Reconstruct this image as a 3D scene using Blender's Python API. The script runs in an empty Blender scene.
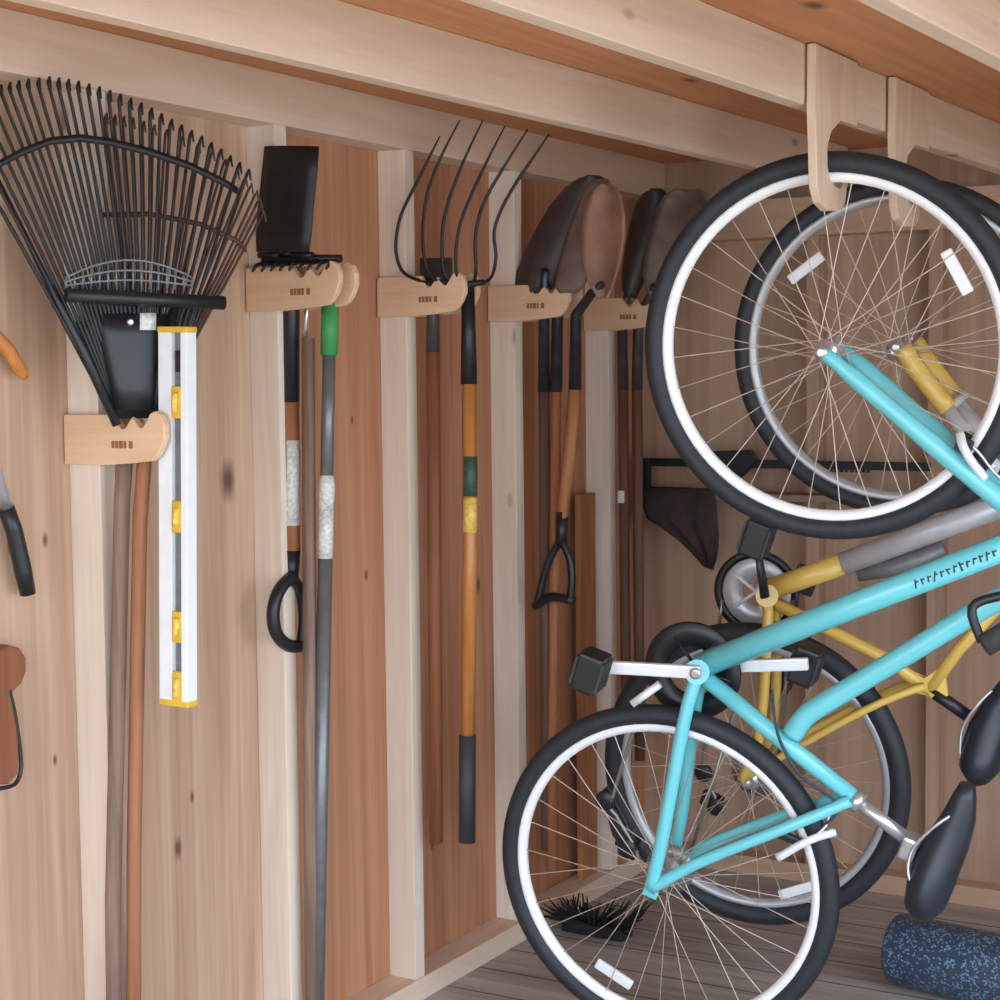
import bpy, bmesh, math, random
from mathutils import Vector as V, Matrix, noise
random.seed(7)
sc = bpy.context.scene
col = sc.collection
PI = math.pi

# ------------------------------------------------------------------ camera
CAM = V((2.079, 0.0, 1.351))
YAW, PITCH, ROLL, FPX = math.radians(30.0), math.radians(4.1), math.radians(0.6), 1750.0
FW = V((-math.sin(YAW)*math.cos(PITCH), math.cos(YAW)*math.cos(PITCH), -math.sin(PITCH)))
_r = V((math.cos(YAW), math.sin(YAW), 0)); _u = _r.cross(FW)
RT = _r*math.cos(ROLL) - _u*math.sin(ROLL); UP = _r*math.sin(ROLL) + _u*math.cos(ROLL)
cd = bpy.data.cameras.new('camera'); cam = bpy.data.objects.new('camera', cd); col.objects.link(cam)
cd.sensor_width = 36.0; cd.sensor_fit = 'HORIZONTAL'; cd.lens = 36.0*FPX/1000.0; cd.clip_start = 0.05
mw = Matrix.Identity(4)
for i in range(3):
    mw[i][0] = RT[i]; mw[i][1] = UP[i]; mw[i][2] = -FW[i]; mw[i][3] = CAM[i]
cam.matrix_world = mw
sc.camera = cam

# ------------------------------------------------------------------ light
world = bpy.data.worlds.new('sky'); sc.world = world; world.use_nodes = True
nt = world.node_tree; bg = nt.nodes['Background']
bg.inputs[0].default_value = (0.77, 0.90, 1.06, 1); bg.inputs[1].default_value = 3.0
sd = bpy.data.lights.new('sun', 'SUN'); sd.energy = 3.2; sd.angle = math.radians(3); sd.color = (1, .95, .87)
so = bpy.data.objects.new('sun', sd); col.objects.link(so)
so.rotation_euler = V((-0.12, 0.42, -0.9)).to_track_quat('-Z', 'Y').to_euler()
sc.view_settings.view_transform = 'Standard'; sc.view_settings.look = 'None'
sc.view_settings.exposure = 0.66; sc.view_settings.gamma = 1.0
sc.view_settings.use_curve_mapping = False

# ------------------------------------------------------------------ helpers: points
def ray(px, py): return FW*FPX + RT*(px-500.0) - UP*(py-500.0)
def on_plane(px, py, p0, n):
    d = ray(px, py); return CAM + d*((p0-CAM).dot(n)/d.dot(n))
def on_y(px, py, y): return on_plane(px, py, V((0, y, 0)), V((0, 1, 0)))
def on_x(px, py, x): return on_plane(px, py, V((x, 0, 0)), V((1, 0, 0)))
def on_z(px, py, z): return on_plane(px, py, V((0, 0, z)), V((0, 0, 1)))
def lerp(a, b, t): return a + (b-a)*t

# ------------------------------------------------------------------ helpers: shapes
def frame(d):
    d = d.normalized(); a = V((0, 0, 1)) if abs(d.z) < .9 else V((1, 0, 0))
    u = d.cross(a).normalized(); return u, d.cross(u).normalized()
def tube(bm, pts, r, n=10, caps=True, flat=1.0):
    pts = [V(p) for p in pts]
    rs = r if isinstance(r, (list, tuple)) else [r]*len(pts)
    u = None; rings = []
    for i, p in enumerate(pts):
        d = (pts[min(i+1, len(pts)-1)] - pts[max(i-1, 0)]).normalized()
        if u is None: u, w = frame(d)
        else:
            u = (u - d*u.dot(d)).normalized(); w = d.cross(u)
        rings.append([bm.verts.new(p + u*(rs[i]*math.cos(2*PI*k/n)) + w*(rs[i]*flat*math.sin(2*PI*k/n))) for k in range(n)])
    for a, b in zip(rings, rings[1:]):
        for k in range(n):
            f = bm.faces.new((a[k], a[(k+1) % n], b[(k+1) % n], b[k])); f.smooth = True
    if caps:
        bm.faces.new(rings[0][::-1]); bm.faces.new(rings[-1])
    return bm
def lathe(bm, c, axis, prof, n=20, close=False, ends=True):
    c = V(c); ax = V(axis).normalized(); u, w = frame(ax); rings = []
    for r, h in prof:
        r = max(r, 1e-4)
        rings.append([bm.verts.new(c + ax*h + u*(r*math.cos(2*PI*k/n)) + w*(r*math.sin(2*PI*k/n))) for k in range(n)])
    prs = list(zip(rings, rings[1:])) + ([(rings[-1], rings[0])] if close else [])
    for a, b in prs:
        for k in range(n):
            f = bm.faces.new((a[k], a[(k+1) % n], b[(k+1) % n], b[k])); f.smooth = True
    if not close and ends:
        bm.faces.new(rings[0][::-1]); bm.faces.new(rings[-1])
    return bm
def ring(bm, c, axis, R, r, n=72, m=10, wide=1.0):
    return lathe(bm, c, axis, [(R + r*math.cos(2*PI*k/m), wide*r*math.sin(2*PI*k/m)) for k in range(m)], n, close=True)
def obox(bm, c, ax, ay, az, bev=0.0):
    c, ax, ay, az = V(c), V(ax), V(ay), V(az); vs = []
    for i in (-1, 1):
        for j in (-1, 1):
            for k in (-1, 1): vs.append(bm.verts.new(c + ax*(i*.5) + ay*(j*.5) + az*(k*.5)))
    fs = [bm.faces.new([vs[q] for q in idx]) for idx in ((0,1,3,2),(4,6,7,5),(0,4,5,1),(2,3,7,6),(0,2,6,4),(1,5,7,3))]
    if bev:
        es = list({e for f in fs for e in f.edges})
        bmesh.ops.bevel(bm, geom=es, offset=bev, segments=2, affect='EDGES', profile=.6)
    return bm
def box(bm, lo, hi, bev=0.0):
    lo, hi = V(lo), V(hi); d = hi-lo
    return obox(bm, (lo+hi)/2, (d.x,0,0), (0,d.y,0), (0,0,d.z), bev)
def prism(bm, pts, th, bev=0.0):
    a = [bm.verts.new(V(p)) for p in pts]; b = [bm.verts.new(V(p)+V(th)) for p in pts]; n = len(a)
    fs = [bm.faces.new(a), bm.faces.new(b[::-1])]
    for k in range(n): fs.append(bm.faces.new((a[k], b[k], b[(k+1) % n], a[(k+1) % n])))
    if bev:
        bmesh.ops.bevel(bm, geom=list({e for f in fs[:2] for e in f.edges}), offset=bev, segments=1, affect='EDGES')
    return bm
def loft(bm, rings):
    vr = [[bm.verts.new(p) for p in r] for r in rings]; n = len(vr[0])
    for a, b in zip(vr, vr[1:]):
        for k in range(n):
            f = bm.faces.new((a[k], a[(k+1) % n], b[(k+1) % n], b[k])); f.smooth = True
    bm.faces.new(vr[0][::-1]); bm.faces.new(vr[-1]); return bm
def sheet(bm, grid, th):
    """grid of points thickened by th along its normals"""
    R, Cn = len(grid), len(grid[0]); nrm = [[None]*Cn for _ in range(R)]
    for i in range(R):
        for j in range(Cn):
            a = grid[min(i+1,R-1)][j]-grid[max(i-1,0)][j]; b = grid[i][min(j+1,Cn-1)]-grid[i][max(j-1,0)]
            q = a.cross(b); nrm[i][j] = q.normalized() if q.length > 1e-12 else V((0,-1,0))
    A = [[bm.verts.new(grid[i][j]+nrm[i][j]*th/2) for j in range(Cn)] for i in range(R)]
    B = [[bm.verts.new(grid[i][j]-nrm[i][j]*th/2) for j in range(Cn)] for i in range(R)]
    for i in range(R-1):
        for j in range(Cn-1):
            f = bm.faces.new((A[i][j],A[i+1][j],A[i+1][j+1],A[i][j+1])); f.smooth = True
            f = bm.faces.new((B[i][j],B[i][j+1],B[i+1][j+1],B[i+1][j])); f.smooth = True
    for i in range(R-1):
        bm.faces.new((A[i][0],B[i][0],B[i+1][0],A[i+1][0])); bm.faces.new((A[i][-1],A[i+1][-1],B[i+1][-1],B[i][-1]))
    for j in range(Cn-1):
        bm.faces.new((A[0][j],A[0][j+1],B[0][j+1],B[0][j])); bm.faces.new((A[-1][j],B[-1][j],B[-1][j+1],A[-1][j+1]))
    return bm
def smooth(pts, k=4):
    out = []
    for i in range(len(pts)-1):
        p0, p1, p2, p3 = pts[max(i-1,0)], pts[i], pts[i+1], pts[min(i+2,len(pts)-1)]
        for j in range(k):
            t = j/k; out.append(.5*((2*p1)+(p2-p0)*t+(2*p0-5*p1+4*p2-p3)*t*t+(3*p1-p0-3*p2+p3)*t**3))
    return out+[pts[-1]]
def BM(): return bmesh.new()

# ------------------------------------------------------------------ helpers: objects
ORG = {}
def obj(name, bm, m, parent=None, at=None):
    """one mesh object; all points of bm are world points, stored relative to the thing's base"""
    o0 = V(at) if at is not None else (ORG[parent.name] if parent else V((0,0,0)))
    bmesh.ops.recalc_face_normals(bm, faces=bm.faces[:])
    for v in bm.verts: v.co -= o0
    me = bpy.data.meshes.new(name); bm.to_mesh(me); bm.free()
    o = bpy.data.objects.new(name, me); col.objects.link(o); me.materials.append(m)
    if parent: o.parent = parent
    else: o.location = o0
    ORG[o.name] = o0
    return o
def tag(o, label, cat, group=None):
    o['label'] = label; o['category'] = cat
    if group: o['group'] = group
    return o
def thing(name, label, cat, at, group=None):
    o = bpy.data.objects.new(name, None); col.objects.link(o); o.location = V(at); ORG[o.name] = V(at)
    o.empty_display_size = .05
    return tag(o, label, cat, group)
def struct(name, bm, m, parent=None):
    o = obj(name, bm, m, parent)
    if not parent: o['kind'] = 'structure'
    return o
def copy_tree(o, parent=None):
    c = o.copy(); col.objects.link(c); c.parent = parent
    for ch in list(o.children): copy_tree(ch, c)
    return c

# ------------------------------------------------------------------ materials
def lin(c): return tuple(((x/255)/12.92 if x/255 <= .04045 else ((x/255+.055)/1.055)**2.4) for x in c) + (1,)
def plain(name, rgb, rough=.5, metal=0.0, var=.12, scale=40, bump=.0, coat=0.0):
    m = bpy.data.materials.new(name); m.use_nodes = True; N = m.node_tree.nodes; L = m.node_tree.links
    b = N['Principled BSDF']; b.inputs['Roughness'].default_value = rough; b.inputs['Metallic'].default_value = metal
    if coat: b.inputs['Coat Weight'].default_value = coat
    tc = N.new('ShaderNodeTexCoord'); no = N.new('ShaderNodeTexNoise'); no.inputs['Scale'].default_value = scale; no.inputs['Detail'].default_value = 4
    L.new(tc.outputs['Object'], no.inputs['Vector'])
    r = N.new('ShaderNodeValToRGB'); c = lin(rgb)
    r.color_ramp.elements[0].position = .3; r.color_ramp.elements[1].position = .7
    r.color_ramp.elements[0].color = tuple(x*(1-var) for x in c[:3])+(1,); r.color_ramp.elements[1].color = tuple(min(1, x*(1+var)) for x in c[:3])+(1,)
    L.new(no.outputs['Fac'], r.inputs['Fac']); L.new(r.outputs['Color'], b.inputs['Base Color'])
    if bump:
        bp = N.new('ShaderNodeBump'); bp.inputs['Strength'].default_value = bump; bp.inputs['Distance'].default_value = .004
        L.new(no.outputs['Fac'], bp.inputs['Height']); L.new(bp.outputs['Normal'], b.inputs['Normal'])
    return m
def wood(name, rgb, dark, axis='z', across=38, along=1.6, knots=(), spots=True, planks=None, rough=.7, contrast=1.0):
    m = bpy.data.materials.new(name); m.use_nodes = True; N = m.node_tree.nodes; L = m.node_tree.links
    b = N['Principled BSDF']; b.inputs['Roughness'].default_value = rough
    tc = N.new('ShaderNodeTexCoord'); oi = N.new('ShaderNodeObjectInfo')
    mu = N.new('ShaderNodeVectorMath'); mu.operation = 'SCALE'; mu.inputs[0].default_value = (7.3, 3.9, 5.7); L.new(oi.outputs['Random'], mu.inputs['Scale'])
    ad = N.new('ShaderNodeVectorMath'); ad.operation = 'ADD'; L.new(tc.outputs['Object'], ad.inputs[0]); L.new(mu.outputs['Vector'], ad.inputs[1])
    vec = ad.outputs['Vector']
    def mapped(sa, sl):
        q = N.new('ShaderNodeVectorMath'); q.operation = 'MULTIPLY'
        q.inputs[1].default_value = tuple(sl if 'xyz'[i] == axis else sa for i in range(3)); L.new(vec, q.inputs[0]); return q.outputs['Vector']
    # broad figure
    n1 = N.new('ShaderNodeTexNoise'); n1.inputs['Scale'].default_value = 1; n1.inputs['Detail'].default_value = 3; n1.inputs['Distortion'].default_value = 1.6
    L.new(mapped(across*.22, along*.55), n1.inputs['Vector'])
    n2 = N.new('ShaderNodeTexNoise'); n2.inputs['Scale'].default_value = 1; n2.inputs['Detail'].default_value = 6; n2.inputs['Roughness'].default_value = .65
    L.new(mapped(across*2.2, along*1.3), n2.inputs['Vector'])
    mx = N.new('ShaderNodeMath'); mx.operation = 'MULTIPLY_ADD'; L.new(n1.outputs['Fac'], mx.inputs[0]); mx.inputs[1].default_value = .6
    m2 = N.new('ShaderNodeMath'); m2.operation = 'MULTIPLY'; L.new(n2.outputs['Fac'], m2.inputs[0]); m2.inputs[1].default_value = .4; L.new(m2.outputs[0], mx.inputs[2])
    r = N.new('ShaderNodeValToRGB'); r.color_ramp.elements[0].position = .5-.2/contrast; r.color_ramp.elements[1].position = .5+.17/contrast
    r.color_ramp.elements[0].color = lin(dark); r.color_ramp.elements[1].color = lin(rgb)
    L.new(mx.outputs[0], r.inputs['Fac']); out = r.outputs['Color']
    def darken(fac_socket, rgbk):
        nonlocal out
        k = N.new('ShaderNodeMix'); k.data_type = 'RGBA'; L.new(fac_socket, k.inputs[0]); L.new(out, k.inputs[6]); k.inputs[7].default_value = lin(rgbk); out = k.outputs[2]
    if spots:
        vo = N.new('ShaderNodeTexVoronoi'); vo.inputs['Scale'].default_value = 1; L.new(mapped(7.0, 3.0), vo.inputs['Vector'])
        g = N.new('ShaderNodeMapRange'); g.inputs[1].default_value = .10; g.inputs[2].default_value = .05; g.inputs[3].default_value = 0; g.inputs[4].default_value = .75
        L.new(vo.outputs['Distance'], g.inputs[0])
        darken(g.outputs[0], (112, 70, 46))
    for (p, s) in knots:                 # knots of the wood itself, at fixed places of the board
        d = N.new('ShaderNodeVectorMath'); d.operation = 'SUBTRACT'; L.new(tc.outputs['Object'], d.inputs[0]); d.inputs[1].default_value = tuple(p)
        e = N.new('ShaderNodeVectorMath'); e.operation = 'MULTIPLY'; L.new(d.outputs[0], e.inputs[0])
        e.inputs[1].default_value = tuple((.5 if 'xyz'[i] == axis else 1.0)/s for i in range(3))
        ln = N.new('ShaderNodeVectorMath'); ln.operation = 'LENGTH'; L.new(e.outputs[0], ln.inputs[0])
        ns = N.new('ShaderNodeMath'); ns.operation = 'MULTIPLY_ADD'; L.new(n2.outputs['Fac'], ns.inputs[0]); ns.inputs[1].default_value = .7; L.new(ln.outputs['Value'], ns.inputs[2])
        g = N.new('ShaderNodeMapRange'); g.inputs[1].default_value = 1.45; g.inputs[2].default_value = .7; g.inputs[3].default_value = 0; g.inputs[4].default_value = .85
        L.new(ns.outputs[0], g.inputs[0]); darken(g.outputs[0], (84, 48, 30))
    if planks:                           # (axis index, width): dark joints between boards
        sx = N.new('ShaderNodeSeparateXYZ'); L.new(tc.outputs['Object'], sx.inputs[0])
        dv = N.new('ShaderNodeMath'); dv.operation = 'DIVIDE'; L.new(sx.outputs[planks[0]], dv.inputs[0]); dv.inputs[1].default_value = planks[1]
        fr = N.new('ShaderNodeMath'); fr.operation = 'FRACT'; L.new(dv.outputs[0], fr.inputs[0])
        g = N.new('ShaderNodeMapRange'); g.inputs[1].default_value = .03; g.inputs[2].default_value = .06; g.inputs[3].default_value = .8; g.inputs[4].default_value = 0
        L.new(fr.outputs[0], g.inputs[0]); darken(g.outputs[0], (52, 44, 40))
    L.new(out, b.inputs['Base Color'])
    bp = N.new('ShaderNodeBump'); bp.inputs['Strength'].default_value = .18; bp.inputs['Distance'].default_value = .002
    L.new(n2.outputs['Fac'], bp.inputs['Height']); L.new(bp.outputs['Normal'], b.inputs['Normal'])
    return m
def speckled(name, base, dot):
    m = bpy.data.materials.new(name); m.use_nodes = True; N = m.node_tree.nodes; L = m.node_tree.links
    b = N['Principled BSDF']; b.inputs['Roughness'].default_value = .45
    tc = N.new('ShaderNodeTexCoord'); vo = N.new('ShaderNodeTexVoronoi'); vo.inputs['Scale'].default_value = 270; L.new(tc.outputs['Object'], vo.inputs['Vector'])
    sp = N.new('ShaderNodeSeparateColor'); L.new(vo.outputs['Color'], sp.inputs[0])
    g = N.new('ShaderNodeMath'); g.operation = 'GREATER_THAN'; L.new(sp.outputs[0], g.inputs[0]); g.inputs[1].default_value = .82
    mx = N.new('ShaderNodeMix'); mx.data_type = 'RGBA'; mx.inputs[6].default_value = lin(base); mx.inputs[7].default_value = lin(dot)
    L.new(g.outputs[0], mx.inputs[0]); L.new(mx.outputs[2], b.inputs['Base Color']); return m

WALLK = [(on_x(228,480,0), .022), (on_x(178,848,0), .012), (on_x(192,797,0), .006), (on_x(10,545,0), .008), (on_x(55,760,0), .006), (on_x(45,540,0), .008)]
WALLK2 = [(on_x(478,585,0), .012), (on_x(366,575,0), .008), (on_x(352,420,0), .006), (on_x(432,845,0), .008)]
M = dict(
    ply=wood('plywood_pale', (204,172,145), (168,132,106), 'z', 26, .8, WALLK, spots=False, contrast=1.4),
    ply2=wood('plywood_reddish', (196,142,106), (158,104,72), 'z', 26, .8, WALLK2, spots=False, contrast=1.4),
    plyb=wood('plywood_back', (192,160,134), (152,120,98), 'z', 26, .8, [(on_y(858,240,4.38), .012), (on_y(828,272,4.38), .009), (on_y(725,370,4.38), .007), (on_y(660,603,4.38), .012), (on_y(990,690,4.38), .014), (on_y(872,780,4.38), .008)], spots=False),
    plyc=wood('plywood_ceiling', (218,156,110), (180,118,78), 'y', 22, 1.0, [(on_z(570,71,1.915), .02), (on_z(815,7,1.915), .02), (on_z(690,82,1.915), .016)], spots=False),
    stud=wood('stud_pine', (238,224,206), (214,195,175), 'z', 60, 2.0, contrast=.8),
    joist=wood('joist_pine', (230,208,186), (206,180,156), 'y', 60, 1.6, contrast=.8),
    platx=wood('plate_pine', (206,174,146), (180,146,118), 'x', 60, 2.0, contrast=.8),
    bracket=wood('bracket_plywood', (232,196,160), (212,172,134), 'x', 60, 4, spots=False),
    hook=wood('hook_plywood', (226,202,178), (204,176,150), 'z', 60, 4, spots=False),
    floor=wood('floor_boards', (196,188,180), (144,134,126), 'x', 60, 1.8, planks=(1, .14), spots=False, contrast=1.2),
    ash=wood('handle_ash', (178,120,78), (140,88,54), 'z', 120, 3, spots=False),
    oldwood=wood('handle_weathered', (150,124,106), (106,84,70), 'z', 120, 3, spots=False, contrast=1.2),
    brown2=wood('handle_tan', (176,118,84), (134,88,60), 'z', 120, 3, spots=False),
    brownw=wood('handle_brown', (150,92,60), (112,66,42), 'z', 120, 3, spots=False),
    yellowh=wood('handle_honey', (206,140,76), (172,106,50), 'z', 120, 3, spots=False, rough=.35),
    darkw=wood('handle_dark', (116,84,66), (84,60,46), 'z', 120, 3, spots=False),
    orangew=wood('handle_orange', (212,142,76), (180,108,52), 'z', 120, 3, spots=False, rough=.4),
    black=plain('black_steel', (34,34,36), .45, .3, .2), blackp=plain('black_plastic', (30,32,36), .4),
    rubber=plain('tire_rubber', (38,42,48), .6, 0, .2, 90), grip=plain('grip_rubber', (58,58,60), .6),
    darkst=plain('dark_shovel_steel', (74,68,66), .5, .35, .3, 18), rust=plain('rusty_shovel_steel', (150,112,92), .6, .25, .25, 20),
    brownst=plain('brown_shovel_steel', (122,102,92), .55, .3, .3, 18), socket=plain('socket_steel', (62,66,74), .35, .6, .25),
    brownwire=plain('brown_wire', (84,60,48), .55, .2), greyp=plain('grey_spring_plate', (120,124,128), .4, .3),
    alu=plain('bare_aluminium', (236,238,240), .35, .15, .04), steel=plain('bright_steel', (205,208,212), .28, .75, .08),
    white=plain('white_plastic', (236,238,240), .4, 0, .03), yel=plain('vial_yellow', (224,182,60), .35),
    green=plain('green_sleeve', (66,150,84), .5), pole=plain('grey_pole', (120,122,124), .35, .4), poledk=plain('dark_pole', (70,74,80), .4, .3),
    lgreen=plain('label_green', (60,84,66), .5, 0, .3, 160), lyel=plain('label_yellow', (228,190,90), .5, 0, .3, 120), lwhite=plain('label_white', (214,214,208), .5, 0, .25, 160),
    aqua=plain('aqua_paint', (112,206,214), .3, 0, .03, 10, coat=.4), byel=plain('yellow_paint', (224,186,92), .35, 0, .06, 10, coat=.3),
    silver=plain('silver_paint', (196,196,200), .35, .2, .05), rim=plain('rim_silver', (246,247,248), .35, .0, .02), grim=plain('rim_grey', (186,188,190), .35, .4, .05),
    spoke=plain('spoke_steel', (205,192,178), .35, .6, .05), saddle=plain('saddle_vinyl', (36,42,52), .38), chain=plain('chain_steel', (150,146,140), .4, .7),
    burn=plain('burned_mark', (150,100,66), .8, 0, .3, 300), navy=plain('navy_lettering', (40,58,80), .5),
    cloth=plain('dark_cloth', (58,46,40), .9, 0, .3, 30, .6), greyboard=wood('grey_board', (150,128,112), (118,98,86), 'x', 60, 2, spots=False),
    roller=speckled('foam_navy', (54,68,88), (112,146,166)), bristle=plain('black_bristle', (26,26,28), .8),
    ground=plain('gravel_ground', (170,164,154), .9, 0, .2, 8), leather=plain('brown_leather', (132,88,60), .6, 0, .2, 30, .3), roof=plain('roof_felt', (90,88,86), .9),
)

# ------------------------------------------------------------------ the setting
XR, YF, YB, ZC = 2.95, -0.25, 4.40, 1.918
SD = .067                                                   # stud depth
o = struct('floor', box(BM(), (-.02, YF, -.03), (XR, YB+.02, 0)), M['floor'])
o = struct('ground', box(BM(), (-9, -12, -.30), (12, 9, -.26)), M['ground'])
wl = struct('wall_left', box(BM(), (-.014, YF, -.01), (0, 2.69, ZC)), M['ply'])
struct('plywood_sheet', box(BM(), (-.014, 2.69, -.01), (0, YB, ZC)), M['ply2'], wl)
YS = [1.690, 2.166, 2.657, 3.100, 3.562, 4.050]             # near faces of the studs of the left wall
SW = .037
for y in YS: struct('stud', box(BM(), (0, y, .05), (SD, y+SW, 1.822), .002), M['stud'], wl)
struct('top_plate', box(BM(), (.0, YF, 1.822), (SD+.001, YB, 1.918), .002), M['joist'], wl)
struct('bottom_plate', box(BM(), (.0, YF, 0), (SD+.004, YB, .05), .002), M['joist'], wl)
wb = struct('wall_back', box(BM(), (-.014, YB, -.01), (XR, YB+.014, ZC)), M['plyb'])
YBS = YB - .06
for px in (812, 934): 
    xs = on_y(px, 500, YBS).x; struct('stud', box(BM(), (xs-.018, YBS, .05), (xs+.018, YB, 1.70), .002), M['plyb'], wb)
for xs in (1.95, 2.45): struct('stud', box(BM(), (xs-.018, YBS, .05), (xs+.018, YB, 1.70), .002), M['plyb'], wb)
struct('bottom_plate', box(BM(), (SD+.006, YBS, 0), (XR, YB, .05), .002), M['platx'], wb)
struct('top_plate', box(BM(), (SD+.004, YBS-.004, 1.70), (XR, YB, 1.80), .002), M['platx'], wb)
struct('wall_right', box(BM(), (XR, 3.1, -.01), (XR+.014, YB, ZC)), M['ply'])
ce = struct('ceiling', box(BM(), (-.06, YF-.12, ZC), (XR+.08, YB+.06, ZC+.014)), M['plyc'])
JW = .036
def joist_x(k, y): return (.474 + .036*(y-1.62), .937 + .030*(y-1.89), 1.356 + .030*(y-2.165), 1.84, 2.3, 2.75)[k]
for k in range(6):
    y0, y1 = YF-.05, YBS-.008
    b_ = BM(); z0, z1 = 1.813, ZC
    P = [(joist_x(k, y0), y0), (joist_x(k, y0)+JW, y0), (joist_x(k, y1)+JW, y1), (joist_x(k, y1), y1)]
    prism(b_, [V((x, y, z0)) for x, y in P], (0, 0, z1-z0), .002)
    struct('joist', b_, M['joist'], ce)

# ------------------------------------------------------------------ plywood tool brackets on the studs
def bracket(y, z, label, grp):
    """two plates that sandwich the stud; z is the underside of the arm"""
    t = thing('tool_bracket', label, 'bracket', (0, y, z), grp)
    out = [(.003,.0),(.003,.083),(.112,.083),(.120,.070),(.128,.058),(.138,.058),(.146,.070),(.153,.079),(.160,.070),(.167,.060),(.176,.060),(.184,.070),(.190,.084),(.200,.088),(.212,.082),
           (.219,.068),(.219,.046),(.212,.030),(.202,.016),(.190,.008),(.150,.004),(.09,.0)]
    for s, yy in ((0, y-.0145), (1, y+SW+.0005)):
        p = obj('side_plate', prism(BM(), [V((x, yy, z+h)) for x, h in out], (0, .014, 0), .0015), M['bracket'], t)
        if s == 0:
            b_ = BM()
            for x0, x1 in ((.108,.114),(.116,.122),(.124,.132),(.134,.139),(.145,.153)):
                obox(b_, ((x0+x1)/2, yy-.0004, z+.034), (x1-x0,0,0), (0,.0008,0), (0,0,.012))
            obj('burned_mark', b_, M['burn'], p)['label'] = 'small burned brand mark'
    return t
BRZ = [(1.210, 1), (1.474, 2), (1.474, 3), (1.474, 4), (1.460, 5)]
BL = ['low plywood bracket on the stud, holding the black leaf rakes', 'plywood bracket holding the flat black spade on its stud', 'plywood bracket under the six-tined pitchfork',
      'plywood bracket holding up the rust-brown round shovel', 'plywood bracket farthest along the wall, in the corner behind the blue wheel']
b0 = None
for (z, k), lb in zip(BRZ, BL):
    if b0 is None: b0 = bracket(YS[k], z, lb, 'plywood tool brackets on the left wall'); t = b0
    else:
        t = copy_tree(b0); t.location = (0, YS[k], z); t['label'] = lb

# ------------------------------------------------------------------ hand tools
def handle(parent, name, m, pts, r, n=12):
    return obj(name, tube(BM(), pts, r, n), m, parent)
def sx(px, py, y): return on_y(px, py, y)

# black leaf rake: its fan stands obliquely off the wall, neck on the low bracket
FP0 = V((.150, YS[1]-.0075, 1.27)); FN = V((.87, -.50, 0)).normalized()
def fp(px, py, off=0.0): return on_plane(px, py, FP0 + FN*off, FN)
def fan(t, starts, tips, mat, r, hook, nm='tine', bow=.03):
    for st, tip in zip(starts, tips):
        d = tip-st; pts = [st + d*(q/8.0) + FN*(bow*math.sin(PI*q/8.0)) for q in range(9)]
        pts += [tip + FN*(hook*.6) + V((0,0,.006)), tip + FN*hook + V((0,0,-.012))]
        obj(nm, tube(BM(), pts, [r*1.35]*3 + [r*1.1]*3 + [r]*3 + [r*.8, r*.6], 6), mat, t)
yn = YS[1] + SW/2
RK = thing('leaf_rake', 'big black fan leaf rake spread over the low bracket beside the level', 'rake', (FP0.x, FP0.y, 0), 'leaf rakes hung head up')
tpx = [(-46,128),(-24,106),(0,90),(22,85),(48,82),(72,85),(98,92),(124,101),(150,113),(175,127),(200,141),(224,157),(247,174)]
def arc_pt(a, lst):
    f = a*(len(lst)-1); i = min(int(f), len(lst)-2); u = f-i; return (lerp(lst[i][0], lst[i+1][0], u), lerp(lst[i][1], lst[i+1][1], u))
NT = 31
tips = [fp(*arc_pt(i/(NT-1), tpx)) for i in range(NT)]
fan(RK, [fp(114+44*i/(NT-1), 418) for i in range(NT)], tips, M['black'], .0029, .016, bow=.012)
def strip(pxs, off, w, th=.004):
    pts = [fp(p[0], p[1], off) for p in pxs]
    return sheet(BM(), [[p + V((0, 0, w/2)) for p in pts], [p - V((0, 0, w/2)) for p in pts]], th)
obj('cross_brace', strip([(-24,180),(-8,168),(20,153),(50,141),(80,138),(110,142),(150,152),(190,166),(225,183),(238,191)], .016, .012), M['black'], RK)
obj('spreader_bar', tube(BM(), [fp(66,295,.034), fp(140,299,.036), fp(224,303,.034)], .0115, 10), M['blackp'], RK)
b_ = BM(); base = [fp(66+8.4*i, 290, .026) for i in range(16)]; tops = [fp(66+8.4*i, 290-30*math.sin(PI*(.14+.72*i/15)), .026) for i in range(16)]
for a, c in zip(base, tops): tube(b_, [a, c], .0018, 6)
for f in (.33, .66, 1): tube(b_, [lerp(a, c, f) for a, c in zip(base, tops)], .002, 6)
obj('spring_brace', b_, M['greyp'], RK)['label'] = 'grey wire spring brace'
obj('side_bar', tube(BM(), [fp(-10,163,.004), fp(40,266,.008), fp(84,352,.010), fp(117,425,.006)], [.003,.005,.0085,.0075], 8), M['blackp'], RK)
obj('side_bar', tube(BM(), [fp(176,300,.012), fp(163,360,.014), fp(152,426,.006)], [.007,.0085,.0075], 8), M['blackp'], RK)
rows = []
for (l, r_, y) in ((96,176,314),(98,172,335),(104,167,360),(110,163,385),(116,158,410)):
    A_, B_ = fp(l, y, .008), fp(r_, y, .008)
    rows.append([lerp(A_, B_, q) + FN*(.010*math.sin(PI*q)) for q in (0, .25, .5, .75, 1)])
obj('fan_neck', sheet(BM(), rows, .006), M['blackp'], RK)
obj('paper_label', sheet(BM(), [[fp(x, y, .022) for x in (140,148,156)] for y in (313,322,330)], .002), M['lwhite'], RK)['label'] = 'small pale label'
obj('rivet', lathe(BM(), fp(130,322,.020), FN, [(.006,0),(.006,.004),(.003,.006)], 10), M['steel'], RK)
handle(RK, 'handle', M['oldwood'], [on_y(127,430,yn), on_y(122,500,yn-.012), on_y(113,900,yn-.030), V((on_y(111,1000,yn-.032).x, yn-.032, .02))], .0135)
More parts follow.
